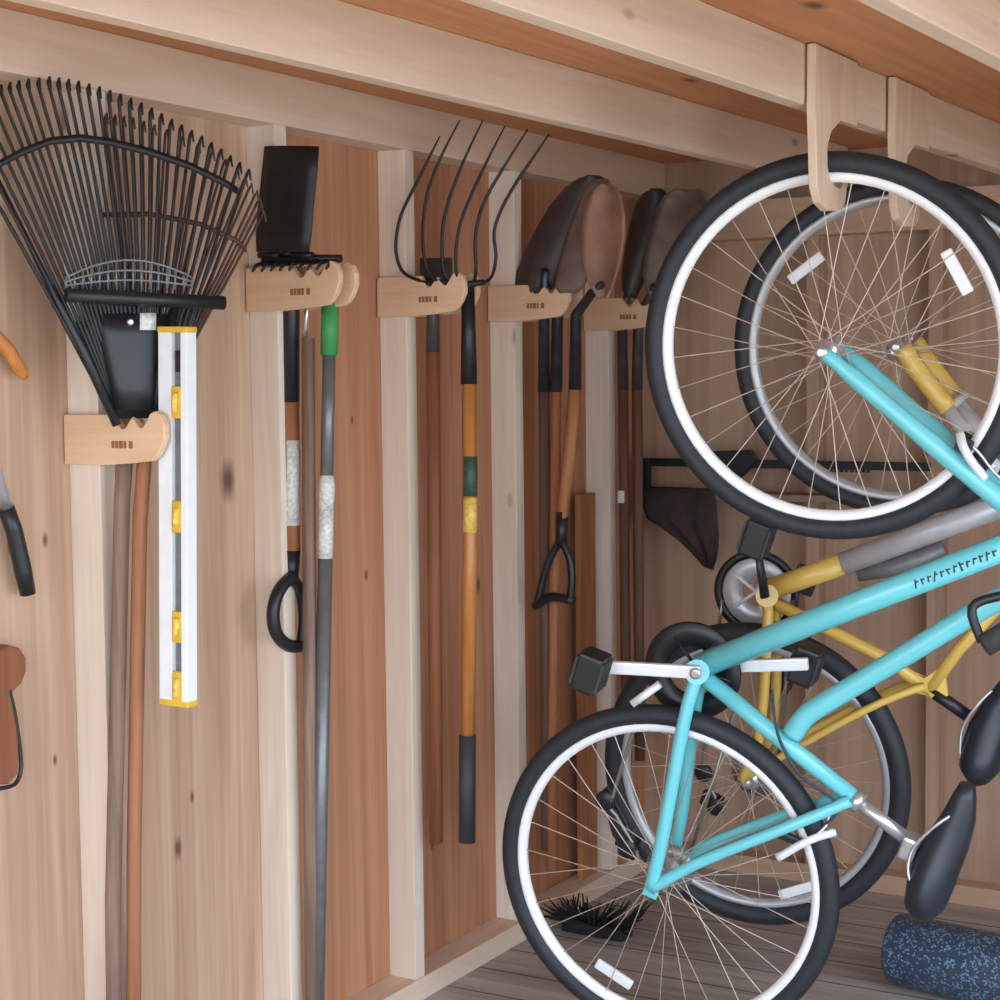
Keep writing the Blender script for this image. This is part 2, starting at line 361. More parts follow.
# second, brown wire rake behind it
yr = yn+.004
RB = thing('leaf_rake', 'thin brown wire leaf rake showing at the right behind the black fan rake', 'rake', (.09, yr, 0), 'leaf rakes hung head up')
tb = [(105,118),(130,122),(160,132),(205,150),(240,176),(256,196),(262,215)]
fan(RB, [fp(138+20*i/17, 405, -.05) for i in range(18)], [fp(*arc_pt(i/17, tb), -.06) for i in range(18)], M['brownwire'], .0024, .016, bow=.006)
obj('cross_brace', strip([(100,215),(150,214),(200,224),(236,240),(246,250)], -.05, .008), M['brownwire'], RB)
handle(RB, 'handle', M['brown2'], [V((.150, yr, 1.262)), on_y(140,520,yr), on_y(134,850,yr), V((on_y(129,1000,yr).x, yr, .02))], .0125)

# box level hung behind the bracket tips
yl = YS[1] + SW/2 + .001
def lv(px, py): return on_y(px, py, yl)
LT, LB = lv(158,327).z, lv(160,703).z; lx0, lx1 = lv(164,690).x, lv(192,690).x
LV = thing('spirit_level', 'long white box level with yellow vial holders hanging beside the low bracket', 'level', ((lx0+lx1)/2, yl, LB))
wl_ = lx1-lx0; LV.rotation_euler.y = .0265
obj('wide_rail', box(BM(), (lx0, yl-.012, LB+.008), (lx0+wl_*.46, yl+.012, LT-.008), .001), M['white'], LV)
obj('narrow_rail', box(BM(), (lx0+wl_*.78, yl-.012, LB+.008), (lx1, yl+.012, LT-.008), .001), M['white'], LV)
obj('web', box(BM(), (lx0+wl_*.46, yl-.003, LB+.008), (lx0+wl_*.78, yl+.006, LT-.008)), M['greyp'], LV)
for (za, zb) in ((LT-.010, LT), (LB, LB+.010)): obj('end_cap', box(BM(), (lx0-.001, yl-.013, za), (lx1+.001, yl+.013, zb), .002), M['yel'], LV)['label'] = 'yellow end cap'
for py in (402, 516, 626, 686):
    z = lv(180, py).z
    v_ = obj('vial_holder', box(BM(), (lx0+wl_*.44, yl-.0125, z-.026), (lx0+wl_*.82, yl+.010, z+.026), .003), M['yel'], LV)
    obj('vial', tube(BM(), [V((lx0+wl_*.62, yl-.014, z-.015)), V((lx0+wl_*.62, yl-.014, z+.015))], .0055, 10), M['lyel'], v_)
obj('hand_slot', box(BM(), (lx0+wl_*.50, yl-.006, lv(180,372).z), (lx0+wl_*.72, yl-.002, lv(180,350).z), .002), M['blackp'], LV)

# flat black spade with a D grip
ysp = YS[2] + SW/2 + .012
SP = thing('garden_spade', 'flat black square-bladed spade with D grip hung on the bracket beside the leaf rake', 'spade', on_y(287,650,ysp))
rows = []
for (l, r_, y) in ((263,317,146),(261,316,170),(259,314,205),(258,313,235),(259,311,252)):
    A_, B_ = on_y(l, y, ysp-.044), on_y(r_, y, ysp-.044)
    rows.append([lerp(A_, B_, s) + V((0, -.010*math.sin(PI*s)+.006*math.cos((y-146)/110*PI), 0)) for s in (0,.17,.33,.5,.67,.83,1)])
obj('blade', sheet(BM(), rows, .003), M['black'], SP)
b_ = BM()
for l, r_ in ((259, 280), (292, 313)): tube(b_, [on_y(l,255,ysp-.042), on_y(r_,255,ysp-.042)], .006, 8)
obj('tread', b_, M['black'], SP)
handle(SP, 'socket', M['blackp'], [on_y(286,205,ysp-.040), on_y(288,250,ysp-.030), on_y(290,272,ysp-.006), on_y(291,300,ysp), on_y(291,402,ysp)], [.009,.012,.015,.0165,.0165])
hs = handle(SP, 'shaft', M['ash'], [on_y(291,400,ysp), on_y(292,553,ysp)], .0155)
obj('paper_label', tube(BM(), [on_y(292,440,ysp), on_y(292,525,ysp)], .0158, 12), M['lwhite'], SP)['label'] = 'worn pale label'
gc = on_y(287,640,ysp)
handle(SP, 'ferrule', M['blackp'], [on_y(292,550,ysp), on_y(291,585,ysp)], [.0165,.014])
b_ = BM()
def dg(p): return on_y(p[0], p[1], ysp + .012 - .085*(300-p[0])/28.0)
tube(b_, smooth([dg(p) for p in ((292,577),(283,585),(276,598),(273,614),(275,630),(281,640),(290,646),(301,646))], 3), .0125, 10)
tube(b_, smooth([dg(p) for p in ((292,577),(299,588),(303,604),(304,622),(302,640),(301,646))], 3), .0105, 10)
obj('grip', b_, M['blackp'], SP)

# bow rake lying over the same bracket, with bright tang and weathered handle
yb_ = ysp
BR = thing('bow_rake', 'black bow rake across the bracket beside the spade, handle weathered grey', 'rake', (on_y(309,1000,yb_).x, yb_, .02))
zb_ = 1.474+.075
hb = obj('rake_head', tube(BM(), [V((.045, yb_-.045, zb_+.018)), V((.12, yb_-.03, zb_+.022)), V((.205, yb_-.018, zb_+.018))], .0075, 8), M['black'], BR)
for k in range(9):
    p = lerp(V((.050, yb_-.044, zb_+.016)), V((.20, yb_-.019, zb_+.016)), k/8)
    obj('tooth', tube(BM(), [p, p+V((-.004,-.022,-.006)), p+V((-.004,-.034,-.018))], [.0045,.004,.0025], 6), M['black'], hb)
obj('bow', tube(BM(), [V((.055,yb_-.043,zb_+.018)), V((.075,yb_-.01,zb_)), V((.118,yb_,zb_-.03)), V((.165,yb_-.01,zb_)), V((.195,yb_-.02,zb_+.018))], .004, 8), M['black'], BR)
obj('tang', tube(BM(), [V((.118,yb_,zb_-.03)), on_y(304,346,yb_)], .0045, 8), M['steel'], BR)['label'] = 'bright steel tang'
handle(BR, 'handle', M['oldwood'], [on_y(308,338,yb_), on_y(310,700,yb_), V((on_y(311,1000,yb_).x, yb_, .02))], [.0125,.0135,.0135])

# long pole with green top leaning in the same bay
yp = ysp+.012
PO = thing('extension_pole', 'long grey metal pole with green top sleeve leaning against the bracket', 'pole', (on_y(316,1030,yp).x, yp, .0))
pt, pb = on_y(330,302,yp), V((on_y(316,1060,yp).x, yp, .01))
def along(z): return lerp(pb, pt, (z-pb.z)/(pt.z-pb.z))
zz = lambda py: on_y(325, py, yp).z
handle(PO, 'upper_tube', M['pole'], [along(zz(355)), along(zz(492))], .0125)
handle(PO, 'green_sleeve', M['green'], [along(zz(302)), along(zz(355))], .0165)['label'] = 'green sleeve'
handle(PO, 'lock_collar', M['lwhite'], [along(zz(475)), along(zz(488)), along(zz(510))], [.0135,.016,.0145])
handle(PO, 'paper_label', M['lwhite'], [along(zz(510)), along(zz(558))], .0146)
handle(PO, 'lower_tube', M['pole'], [along(zz(556)), along(.03)], .0142)
handle(PO, 'foot_cap', M['blackp'], [along(.04), along(.0)], .016)

# pitchfork
yf = YS[3] + SW/2
PF = thing('pitchfork', 'six-tined pitchfork with honey-yellow handle and black lower grip', 'fork', on_y(467,842,yf))
T6 = [[(462,284),(440,285),(421,281),(404,273),(397,258),(396,240),(401,215),(414,188),(428,160),(440,136)],
      [(464,284),(446,282),(430,276),(424,255),(423,225),(428,191),(442,155),(460,120)],
      [(466,284),(452,281),(444,272),(442,250),(443,225),(449,200),(464,160),(483,120)],
      [(470,284),(460,280),(456,270),(456,250),(459,228),(467,205),(485,165),(505,126)],
      [(472,284),(475,278),(476,265),(475,245),(477,225),(485,200),(505,165),(528,129)],
      [(472,285),(483,283),(492,276),(496,256),(494,232),(502,208),(516,183),(533,158),(549,134)]]
fh = obj('fork_head', tube(BM(), [on_y(430,283,yf-.02), on_y(455,287,yf-.012), on_y(484,282,yf-.02)], [.006,.008,.006], 8), M['black'], PF)
for pth in T6:
    n = len(pth); pts = [on_y(p[0], p[1], yf-.012-.030*math.sin(PI*i/(n-1))) for i, p in enumerate(pth)]
    pts = smooth(pts, 3); n = len(pts)
    obj('tine', tube(BM(), pts, [.0036]*(n-4)+[.003,.0025,.002,.0015], 7), M['black'], fh)
handle(PF, 'ferrule', M['blackp'], [on_y(468,284,yf), on_y(469,384,yf)], [.013,.0175])
handle(PF, 'shaft', M['yellowh'], [on_y(469,382,yf), on_y(470,560,yf), on_y(467.5,738,yf)], .0150)
handle(PF, 'green_label', M['lgreen'], [on_y(470,456,yf), on_y(470,496,yf)], .0154)
handle(PF, 'yellow_label', M['lyel'], [on_y(470,498,yf), on_y(470,532,yf)], .0154)
handle(PF, 'grip', M['grip'], [on_y(467.5,735,yf), on_y(467,842,yf)], .0178)

# hoe behind the pitchfork
yh = yf+.002
HO = thing('garden_hoe', 'dark-socketed garden hoe with plain brown handle behind the pitchfork', 'hoe', on_y(436,842,yh))
rows = [[on_y(x, y, yh-.004+(285-y)*.0004) for x in (420, 430, 442, 452)] for y in (286, 272, 258)]
obj('blade', sheet(BM(), rows, .003), M['darkst'], HO)
handle(HO, 'socket', M['darkst'], [on_y(434,282,yh-.004), on_y(433,300,yh), on_y(433,352,yh)], [.009,.013,.015])
handle(HO, 'handle', M['brownw'], [on_y(433,350,yh), on_y(436,842,yh)], .0145)

# round shovels
def shovel(name, label, y, outline, hollow, mat, group, dy=0):
    """outline: left and right edge of the blade row by row (px), hollow: depth of the dish"""
    t = thing(name, label, 'shovel', on_y(outline[-1][0], 700, y), group)
    rows = []
    for (l, r_, py) in outline:
        A_, B_ = on_y(l, py, y+dy), on_y(r_, py, y+dy)
        rows.append([lerp(A_, B_, s) + V((0, hollow*(math.sin(PI*s)), 0)) for s in [k/8 for k in range(9)]])
    obj('blade', sheet(BM(), rows, .003), mat, t)
    return t
yq = YS[4] + SW/2
GS = 'round shovels hung blade up'
S1 = shovel('round_shovel', 'dark grey round shovel, leftmost blade on the bracket right of the pitchfork', yq, [(588,600,176),(578,605,179),(566,607,187),(550,600,206),(537,590,228),(526,580,250),(517,568,272),(514,556,284),(524,548,293)], -.022, M['darkst'], GS, -.010)
handle(S1, 'socket', M['socket'], [on_y(545,270,yq-.045), on_y(544,300,yq-.004), on_y(544,392,yq)], [.009,.013,.0145])
handle(S1, 'handle', M['darkw'], [on_y(544,390,yq), on_y(546,700,yq), on_y(546,850,yq)], .013)
S2 = shovel('round_shovel', 'grey-brown round shovel, middle of the three blades beside the pitchfork', yq, [(594,608,179),(586,613,187),(580,614,200),(570,610,225),(562,602,250),(556,592,272),(554,584,286),(560,578,293)], -.006, M['brownst'], GS, -.036)
handle(S2, 'socket', M['socket'], [on_y(566,278,yq-.016), on_y(558,300,yq), on_y(556,392,yq)], [.009,.013,.0145])
handle(S2, 'handle', M['ash'], [on_y(556,390,yq), on_y(553,700,yq), on_y(552,870,yq)], .0125)
S3 = shovel('round_shovel', 'rust-brown round shovel with wooden shaft and black D grip', yq, [(602,609,183),(595,617,188),(590,621,196),(584,625,215),(581,625,235),(581,622,255),(584,618,272),(591,612,288),(598,606,297)], .014, M['rust'], GS, -.062)
handle(S3, 'socket', M['socket'], [on_y(602,284,yq-.060), on_y(592,293,yq-.030), on_y(576,315,yq-.004), on_y(575,392,yq-.002)], [.008,.011,.013,.0145])
handle(S3, 'shaft', M['ash'], [on_y(575,390,yq-.002), on_y(570,450,yq-.016), on_y(562,518,yq-.032)], [.0155,.0155,.013])
b_ = BM()
yg = yq-.036
tube(b_, [on_y(562,512,yq-.030), on_y(561,548,yg)], [.0145,.0135], 12)
for pth in ([(561,540),(551,556),(544,575),(540,592),(537,603)], [(561,540),(569,556),(572,575),(571,592),(570,601)]): tube(b_, smooth([on_y(*p, yg) for p in pth], 3), .0095, 8)
g_ = obj('grip', b_, M['blackp'], S3)
obj('grip_bar', tube(BM(), smooth([on_y(534,606,yg), on_y(552,597,yg), on_y(574,601,yg)], 3), .0105, 10), M['blackp'], g_)
ye = YS[5] + SW/2
S4 = shovel('round_shovel', 'dark round shovel in the far corner bracket, left of the greyer blade', ye, [(652,662,189),(643,667,194),(636,668,205),(630,664,225),(625,656,250),(622,648,272),(622,640,290),(628,636,298)], -.022, M['darkst'], GS, -.02)
handle(S4, 'socket', M['darkst'], [on_y(632,284,ye-.03), on_y(622,310,ye), on_y(623,390,ye)], [.009,.013,.0145])
h_ = handle(S4, 'handle', M['darkw'], [on_y(623,388,ye), on_y(625,600,ye), on_y(627,780,ye)], .0135)
obj('tag', obox(BM(), on_y(621,497,ye-.018), (.018,0,0), (0,.002,0), (0,0,.032)), M['lwhite'], S4)['label'] = 'small white tag'
S5 = shovel('round_shovel', 'grey-brown round shovel in the far corner bracket, next to the blue bicycle tire', ye, [(675,700,189),(664,708,195),(656,712,208),(650,706,230),(644,696,255),(642,684,275),(646,672,290),(652,662,298)], .016, M['brownst'], GS, -.055)
handle(S5, 'socket', M['darkst'], [on_y(655,285,ye-.05), on_y(645,306,ye-.02), on_y(638,330,ye), on_y(637,390,ye)], [.009,.012,.013,.0145])
handle(S5, 'handle', M['darkw'], [on_y(637,388,ye), on_y(640,760,ye)], .0135)

# a narrow brown upright slab in the bay before the last stud
bt = on_y(577,492,YS[5]-.03); 
tag(obj('board', obox(BM(), V((.035, YS[5]-.075, (bt.z+.05)/2)), (.016,0,0), (0,.085,0), (0,0,bt.z-.05), .002), M['ash'], None, (.035, YS[5]-.075, .05)),
    'narrow brown upright slab between shovel handles and the last stud', 'board')

# ------------------------------------------------------------------ small tools cut off by the left edge of the view
def left(px, py, x=.03): return on_x(px, py, x)
T1 = thing('hand_tool', 'orange wooden tool handle at the left edge above the black-gripped tool', 'tool', left(24,380))
obj('handle', tube(BM(), [left(-40,305), left(-10,330), left(8,350), left(22,372), left(25,378)], [.010,.011,.012,.011,.006], 12), M['orangew'], T1)
obj('steel_blade', sheet(BM(), [[left(-44,292), left(-36,312)], [left(-90,262), left(-96,290)], [left(-120,250), left(-122,262)]], .003), M['steel'], T1)
T2 = thing('hand_tool', 'steel-shafted hand tool with black rubber grip hanging at the left edge', 'tool', left(27,596))
obj('shaft', tube(BM(), [left(-40,390), left(-10,455), left(10,518)], [.010,.011,.011], 12), M['steel'], T2)
obj('grip', tube(BM(), [left(6,508), left(14,530), left(23,570), left(28,594)], [.0135,.014,.0145,.013], 12), M['blackp'], T2)
obj('blade', sheet(BM(), [[left(-36,395), left(-44,385)], [left(-62,345), left(-78,350)], [left(-80,300), left(-86,302)]], .005), M['steel'], T2)
T3 = thing('hand_tool', 'brown wooden tool handle with dark edge hanging lowest at the left edge', 'tool', left(10,790))
b_ = BM()
out = [(-30,650),(-8,660),(2,650),(10,645),(20,648),(27,658),(27,672),(22,684),(14,690),(9,694),(13,708),(17,730),(20,758),(19,774),(10,784),(-10,786),(-30,780),(-44,730),(-40,680)]
prism(b_, [left(x, y, .034) for x, y in out], (-.022, 0, 0), .003)
obj('handle', b_, M['brownw'], T3)
obj('steel_blade', prism(BM(), [left(x, y, .021) for x, y in ((-36,650),(-40,770),(-200,800),(-200,740))], (.002,0,0)), M['steel'], T3)
obj('leather_strap', tube(BM(), smooth([left(9,690,.032), left(14,710,.033), left(19,742,.033), left(21,768,.033), left(15,784,.033), left(-2,789,.032)]), .0035, 8), M['blackp'], T3)['label'] = 'dark edge strap'

# ------------------------------------------------------------------ plywood bicycle hooks on the second joist
def bike_hook(y, label):
    xh = joist_x(1, y+.1)+JW+.002
    t = None
    out = [(0,1.805),(0,1.915),(.225,1.915),(.225,1.800),(.13,1.800),(.080,1.775),(.060,1.745),(.060,1.712),(.072,1.690),(.095,1.679),(.130,1.676),(.142,1.684),(.148,1.700),(.163,1.700),(.168,1.682),(.160,1.656),(.140,1.640),(.070,1.634),(.030,1.645),(.010,1.67)]
    o = obj('bike_hook', prism(BM(), [V((xh, y+a, z)) for a, z in out], (.016, 0, 0), .0015), M['hook'], None, (xh, y, 1.63))
    return tag(o, label, 'hook', 'plywood bicycle hooks on the joist')
HY1, HY2 = 2.930, 3.345
bike_hook(HY1, 'plywood hook on the joist carrying the blue bicycle front wheel')
bike_hook(HY2, 'plywood hook on the joist carrying the yellow bicycle front wheel')

# ------------------------------------------------------------------ bicycles
class Plane:
    def __init__(s, pf, pr, n):
        s.f, s.r = pf, pr; s.v = (pf-pr).normalized(); n = V(n); s.n = (n - s.v*n.dot(s.v)).normalized(); s.u = s.n.cross(s.v)*-1
        if s.u.x < 0: s.u = -s.u
    def __call__(s, px, py, off=0.0): return on_plane(px, py, s.f + s.n*off, s.n)
    def mir(s, p): return p - s.n*(2*(p-s.f).dot(s.n))
def wheel(B, P, name, c, R, tr, rimm, nsp, refl, phase, n):
    """rim is the part; tire, hub, spokes and reflector its sub-parts"""
    ro = R - 2*tr + .004; ri = ro - .018
    w = obj(name, lathe(BM(), c, n, [(ro,-.011),(ro-.004,-.013),(ri+.006,-.011),(ri,-.004),(ri,.004),(ri+.006,.011),(ro-.004,.013),(ro,.011)], 84, close=True), rimm, B)
    obj('tire', ring(BM(), c, n, R-tr, tr, 84, 12), M['rubber'], w)
    obj('hub', lathe(BM(), c, n, [(.004,-.062),(.010,-.06),(.010,-.05),(.007,-.045),(.017,-.036),(.021,-.034),(.021,-.031),(.012,-.027),(.012,.027),(.021,.031),(.021,.034),(.017,.036),(.007,.045),(.010,.05),(.010,.06),(.004,.062)], 18), M['steel'], w)
    u, q = frame(n)
    for k in range(nsp):
        a = 2*PI*(k+phase)/nsp; side = 1 if k % 2 else -1; tw = (1 if (k//2) % 2 else -1)*.95
        h0 = c + n*(.0325*side) + (u*math.cos(a+tw)+q*math.sin(a+tw))*.019
        h1 = c + n*(.004*side) + (u*math.cos(a)+q*math.sin(a))*(ri+.002)
        obj('spoke', tube(BM(), [h0, h1], .00105, 5, False), M['spoke'], w)
    if refl:
        for (p, d) in refl:
            d = d.normalized(); e = n.cross(d)
            obj('reflector', obox(BM(), p, d*.085, e*.022, n*.010, .004), M['white'], w)['label'] = 'white spoke reflector'
    return w
def limb(B, name, m, pts, r, n=12): return obj(name, tube(BM(), pts, r, n), m, B)
def saddle(B, P, spine, thick, wide, mat):
    rings = []
    n = len(spine)
    for i, c in enumerate(spine):
        d = (spine[min(i+1,n-1)]-spine[max(i-1,0)]).normalized(); e = P.n.cross(d).normalized()
        rings.append([c + e*(thick[i]*math.sin(2*PI*k/16)) + P.n*(wide[i]*math.cos(2*PI*k/16)) for k in range(16)])
    return obj('saddle', loft(BM(), rings), mat, B)
def pedal(B, P, c, m=None):
    k = obj('pedal', obox(BM(), c, P.u*.050, P.v*.076, P.n*.060, .006), M['blackp'], B)
    b_ = BM()
    for s in (-1, 1):
        for q in (-.03, -.01, .01, .03): obox(b_, c + P.u*(.026*s) + P.n*q*.8, P.u*.006, P.v*.06, P.n*.007)
    obj('pedal_tread', b_, M['grip'], k); return k

# ---- blue bicycle, hung by its front wheel, the rear tire on the floor
pf = on_y(830, 349, 3.052); pr = on_y(665, 873, 3.130); RB_ = .352
pr.z = RB_ + .001
P = Plane(pf, pr, (.15, -1, 0))
BB = thing('bicycle', 'aqua-blue bicycle hanging nose up from the nearer plywood hook', 'bicycle', (pr.x, pr.y, 0), 'bicycles hung by the front wheel')
fw_ = wheel(BB, P, 'front_wheel', pf, RB_, .0205, M['rim'], 32, [(P(957,272), P(970,296)-P(944,248))], .2, P.n)
rw_ = wheel(BB, P, 'rear_wheel', pr, RB_, .0205, M['rim'], 32, [(P(614,974), P(636,988)-P(594,960))], .6, P.n)
A = M['aqua']
fr = limb(BB, 'frame', A, [P(700,666), P(860,603), P(1036,535)], .0245, 16)                     # down tube carries the other tubes
limb(fr, 'top_tube', A, smooth([P(792,735), P(806,716), P(835,697), P(905,655), P(985,607), P(1078,560)]), .0205, 14)
limb(fr, 'seat_tube', A, [P(690,665), P(775,735), P(858,801)], .0165, 14)
limb(fr, 'head_tube', A, [P(1030,524), P(1090,574)], .021, 14)
limb(fr, 'bottom_bracket', A, [P(697,672,.045), P(697,672,-.045)], .024, 16)
for s in (1, -1):
    q = lambda x, y, o_: (P(x, y, o_) if s > 0 else P.mir(P(x, y, o_)))
    limb(fr, 'chain_stay', A, smooth([q(697,676,.018), q(684,722,.034), q(664,830,.058), q(651,888,.066)]), [.0135]*9+[.011]*4 if False else .0135, 12)
    limb(fr, 'seat_stay', A, smooth([q(651,889,.066), q(700,862,.058), q(795,824,.046), q(850,801,.018)]), .0115, 12)
    obj('dropout', obox(BM(), q(652,888,.064), P.u*.03, P.v*.04, P.n*.006, .002), A, fr)
    limb(fr, 'fork_leg', A, smooth([q(822,352,.060), q(840,366,.058), q(905,421,.050), q(985,488,.036), q(1016,512,.028)]), [.010,.011]+[.013]*3+[.016]*4+[.018]*4+[.019]*4, 14)
limb(fr, 'fork_crown', A, [P(1016,514,.05), P(1016,514,-.05)], .021, 12)
# lettering strokes along the down tube
b_ = BM(); dd = (P(1036,535)-P(700,666)).normalized(); ee = P.n.cross(dd).normalized()
if ee.z < 0: ee = -ee
p0 = P(918,581); 
for k, (sl, h) in enumerate(((.3,1),(.0,.7),(.2,.7),(.5,1.1),(.1,.7),(-.2,.7),(.3,.8),(.0,1.1),(.2,.7),(.4,.7),(.1,.8),(.3,1.),(0,.7))):
    c = p0 + dd*(.0125*k) + P.n*.0246
    obox(b_, c, dd*.003, (ee+dd*sl)*(.016*h), P.n*.0012); obox(b_, c+dd*.004+ee*.003, dd*.006, ee*.003, P.n*.0012)
obj('lettering', b_, M['navy'], fr)['label'] = 'dark lettering on the tube'
b_ = BM()
for (x, y, r) in ((822,352,.012),): lathe(b_, P(x, y, .062), P.n, [(r,0),(r,.008),(.006,.012)], 14)
obj('axle_nut', b_, M['steel'], fw_)
# seat post, clamp, saddle
sp_ = limb(BB, 'seat_post', M['steel'], [P(852,797), P(908,840)], .0135, 12)
obj('seat_clamp', lathe(BM(), P(857,801)-dd*0, (P(908,840)-P(852,797)), [(.020,-.010),(.021,0),(.020,.010)], 14), M['steel'], sp_)
obj('saddle_clamp', obox(BM(), P(910,846), P.u*.03, P.v*.045, P.n*.045, .006), M['steel'], sp_)
sd_ = saddle(BB, P, [P(968,784), P(965,796), P(960,815), P(950,838), P(938,862), P(930,884), P(925,902), P(924,914)], [.014,.022,.030,.038,.043,.043,.038,.020], [.012,.020,.025,.036,.055,.074,.070,.040], M['saddle'])
for s in (.024, -.024): limb(sd_, 'saddle_rail', M['steel'], smooth([P(956,813,s*.6), P(938,824,s), P(915,846,s), P(908,868,s*1.3), P(912,886,s*1.6)]), .0035, 8)
# cranks, pedals, chain
c0 = P(697,672,.082); c1 = P(608,667,.090)
def crank(a, b, m, w=.025):
    d = b-a; return obox(BM(), (a+b)/2, d*1.08, P.n.cross(d.normalized())*w, P.n*.014, .004)
ck = obj('crank_arm', crank(c0, c1, M['alu']), M['alu'], BB)
obj('crank_bolt', lathe(BM(), c0, P.n, [(.011,.008),(.011,.013),(.006,.014)], 12), M['steel'], ck)
pedal(ck, P, P(591,671,.130))
c2 = P(697,667,-.072); c3 = P(804,664,-.085)
ck2 = obj('crank_arm', crank(c2, c3, M['alu']), M['alu'], BB)
pedal(ck2, P, P(806,664,-.14))
cr = obj('chainring', lathe(BM(), P(693,670,-.052), P.n, [(.050,0),(.096,0),(.099,.003),(.096,.007),(.050,.007)], 40, close=True), M['blackp'], BB)
b_ = BM()
for k in range(5):
    a = 2*PI*k/5; d_ = P.u*math.cos(a)+P.v*math.sin(a); tube(b_, [P(697,668,-.050), P(697,668,-.050)+d_*.074], .007, 8, True, .5)
obj('spider', b_, M['blackp'], cr)
cas = obj('cassette', BM(), M['chain'], rw_) if False else None
b_ = BM()
for k in range(6): lathe(b_, pr - P.n*(.034+.004*k), P.n, [(.012,0),(.050-.005*k,0),(.050-.005*k,.0022),(.012,.0022)], 30, close=True)
obj('cassette', b_, M['chain'], rw_)
de = obj('derailleur', obox(BM(), P(628,842,-.085), P.u*.05, P.v*.03, P.n*.022, .006), M['blackp'], BB)
obj('cage', prism(BM(), [P(x, y, -.075) for x, y in ((600,792),(608,786),(640,850),(632,862),(612,836))], P.n*-.012, .002), M['blackp'], de)
for (x, y) in ((606,800), (628,848)): obj('jockey_wheel', lathe(BM(), P(x, y, -.060), P.n, [(.002,0),(.020,0),(.022,.004),(.020,.008),(.002,.008)], 18), M['blackp'], de)
limb(BB, 'chain', M['chain'], smooth([P(655,676,-.056), P(636,724,-.056), P(612,800,-.056), P(616,815,-.056), P(632,842,-.056), P(642,866,-.056)]), .0042, 6)
limb(BB, 'chain_run', M['chain'], [P(738,700,-.055), P(686,868,-.055)], .0038, 6)
# kickstand-like silver stay and the brakes
limb(BB, 'kickstand', M['alu'], [P(660,684,.03), P(632,704,.045)], .008, 10)
bk = limb(BB, 'rear_brake', M['alu'], smooth([P(778,858,.045), P(798,846,.045), P(815,838,.04), P(835,832,.02)]), .008, 10)
obj('brake_pad', obox(BM(), P(790,838,.032), P.u*.05, P.v*.016, P.n*.014, .004), M['blackp'], bk)
limb(bk, 'noodle', M['steel'], smooth([P(812,838,.04), P(826,826,.03), P(830,812,.02)]), .003, 8)
for s in (1, -1):
    q = lambda x, y, o_: (P(x, y, o_) if s > 0 else P.mir(P(x, y, o_)))
    bk = limb(BB, 'front_brake', M['alu'], smooth([q(985,478,.045), q(972,462,.06), q(963,446,.06), q(960,434,.04)]), .008, 10)
    obj('brake_pad', obox(BM(), q(962,452,.034), P.u*.03, P.v*.05, P.n*.014, .004), M['blackp'], bk)
limb(BB, 'brake_wire', M['steel'], smooth([P(960,436,.04), P(978,452,.03), P(1000,478,.02), P(1040,500,.02)]), .003, 8)
# stem and handlebar beyond the edge of the view, near grip reaching back into it
st = limb(BB, 'stem', M['black'], [P(1086,570), P(1108,590), P(1112,572), P(1150,560)], .016, 12)
hb_ = [P(1150,560,0), P(1150,562,.08), P(1128,575,.16), P(1078,595,.24), P(1048,612,.29), P(1020,632,.32)]
limb(BB, 'handlebar', M['alu'], smooth(hb_), .0115, 10)
limb(BB, 'handlebar', M['alu'], smooth([P.mir(p) for p in hb_]), .0115, 10)
for s in (0, 1):
    f_ = (lambda p: P.mir(p)) if s else (lambda p: p)
    limb(BB, 'grip', M['grip'], [f_(P(1052,604,.292)), f_(P(984,646,.345))], .019, 12)
    limb(BB, 'brake_lever', M['blackp'], smooth([f_(P(1040,590,.30)), f_(P(1000,596,.31)), f_(P(972,608,.325)), f_(P(982,642,.34))]), .008, 8)
# cable under the seat tube
limb(BB, 'brake_cable', M['navy'], smooth([P(772,690,.03), P(778,735,.025), P(800,775,.025), P(838,805,.025), P(822,828,.03)]), .003, 8)

# ---- yellow bicycle behind it
yf3 = 3.468
pf = on_y(899, 349, yf3); pr = on_y(753, 775, yf3+.06); RY = .342
P = Plane(pf, pr, (.15, -1, 0)); Yl = M['byel']
YB_ = thing('bicycle', 'yellow and silver bicycle hanging nose up behind the aqua-blue one', 'bicycle', (pr.x, pr.y, pr.z-RY), 'bicycles hung by the front wheel')
fw_ = wheel(YB_, P, 'front_wheel', pf, RY, .0185, M['grim'], 32, [(P(806,268), P(828,252)-P(784,286))], .3, P.n)
rw_ = wheel(YB_, P, 'rear_wheel', pr, RY, .023, M['grim'], 32, [(P(797,890), P(818,884)-P(776,896))], .1, P.n)
fr = limb(YB_, 'frame', Yl, [P(768,590), P(846,563)], .0235, 14)
limb(fr, 'down_tube', M['silver'], [P(844,564), P(930,531), P(1022,498)], .0255, 14)['label'] = 'silver painted tube'
limb(fr, 'seat_tube', Yl, [P(765,598), P(835,633), P(885,658), P(935,694)], .0135, 12)
limb(fr, 'top_tube', Yl, [P(928,692), P(960,648), P(1044,556)], .0135, 12)
limb(fr, 'head_tube', Yl, [P(1014,490), P(1050,562)], .021, 12)
obj('gusset', prism(BM(), [P(x, y, .008) for x, y in ((900,668),(925,680),(944,664),(948,700),(915,694))], P.n*-.016, .003), Yl, fr)
limb(fr, 'bottom_bracket', Yl, [P(767,596,.04), P(767,596,-.04)], .024, 14)
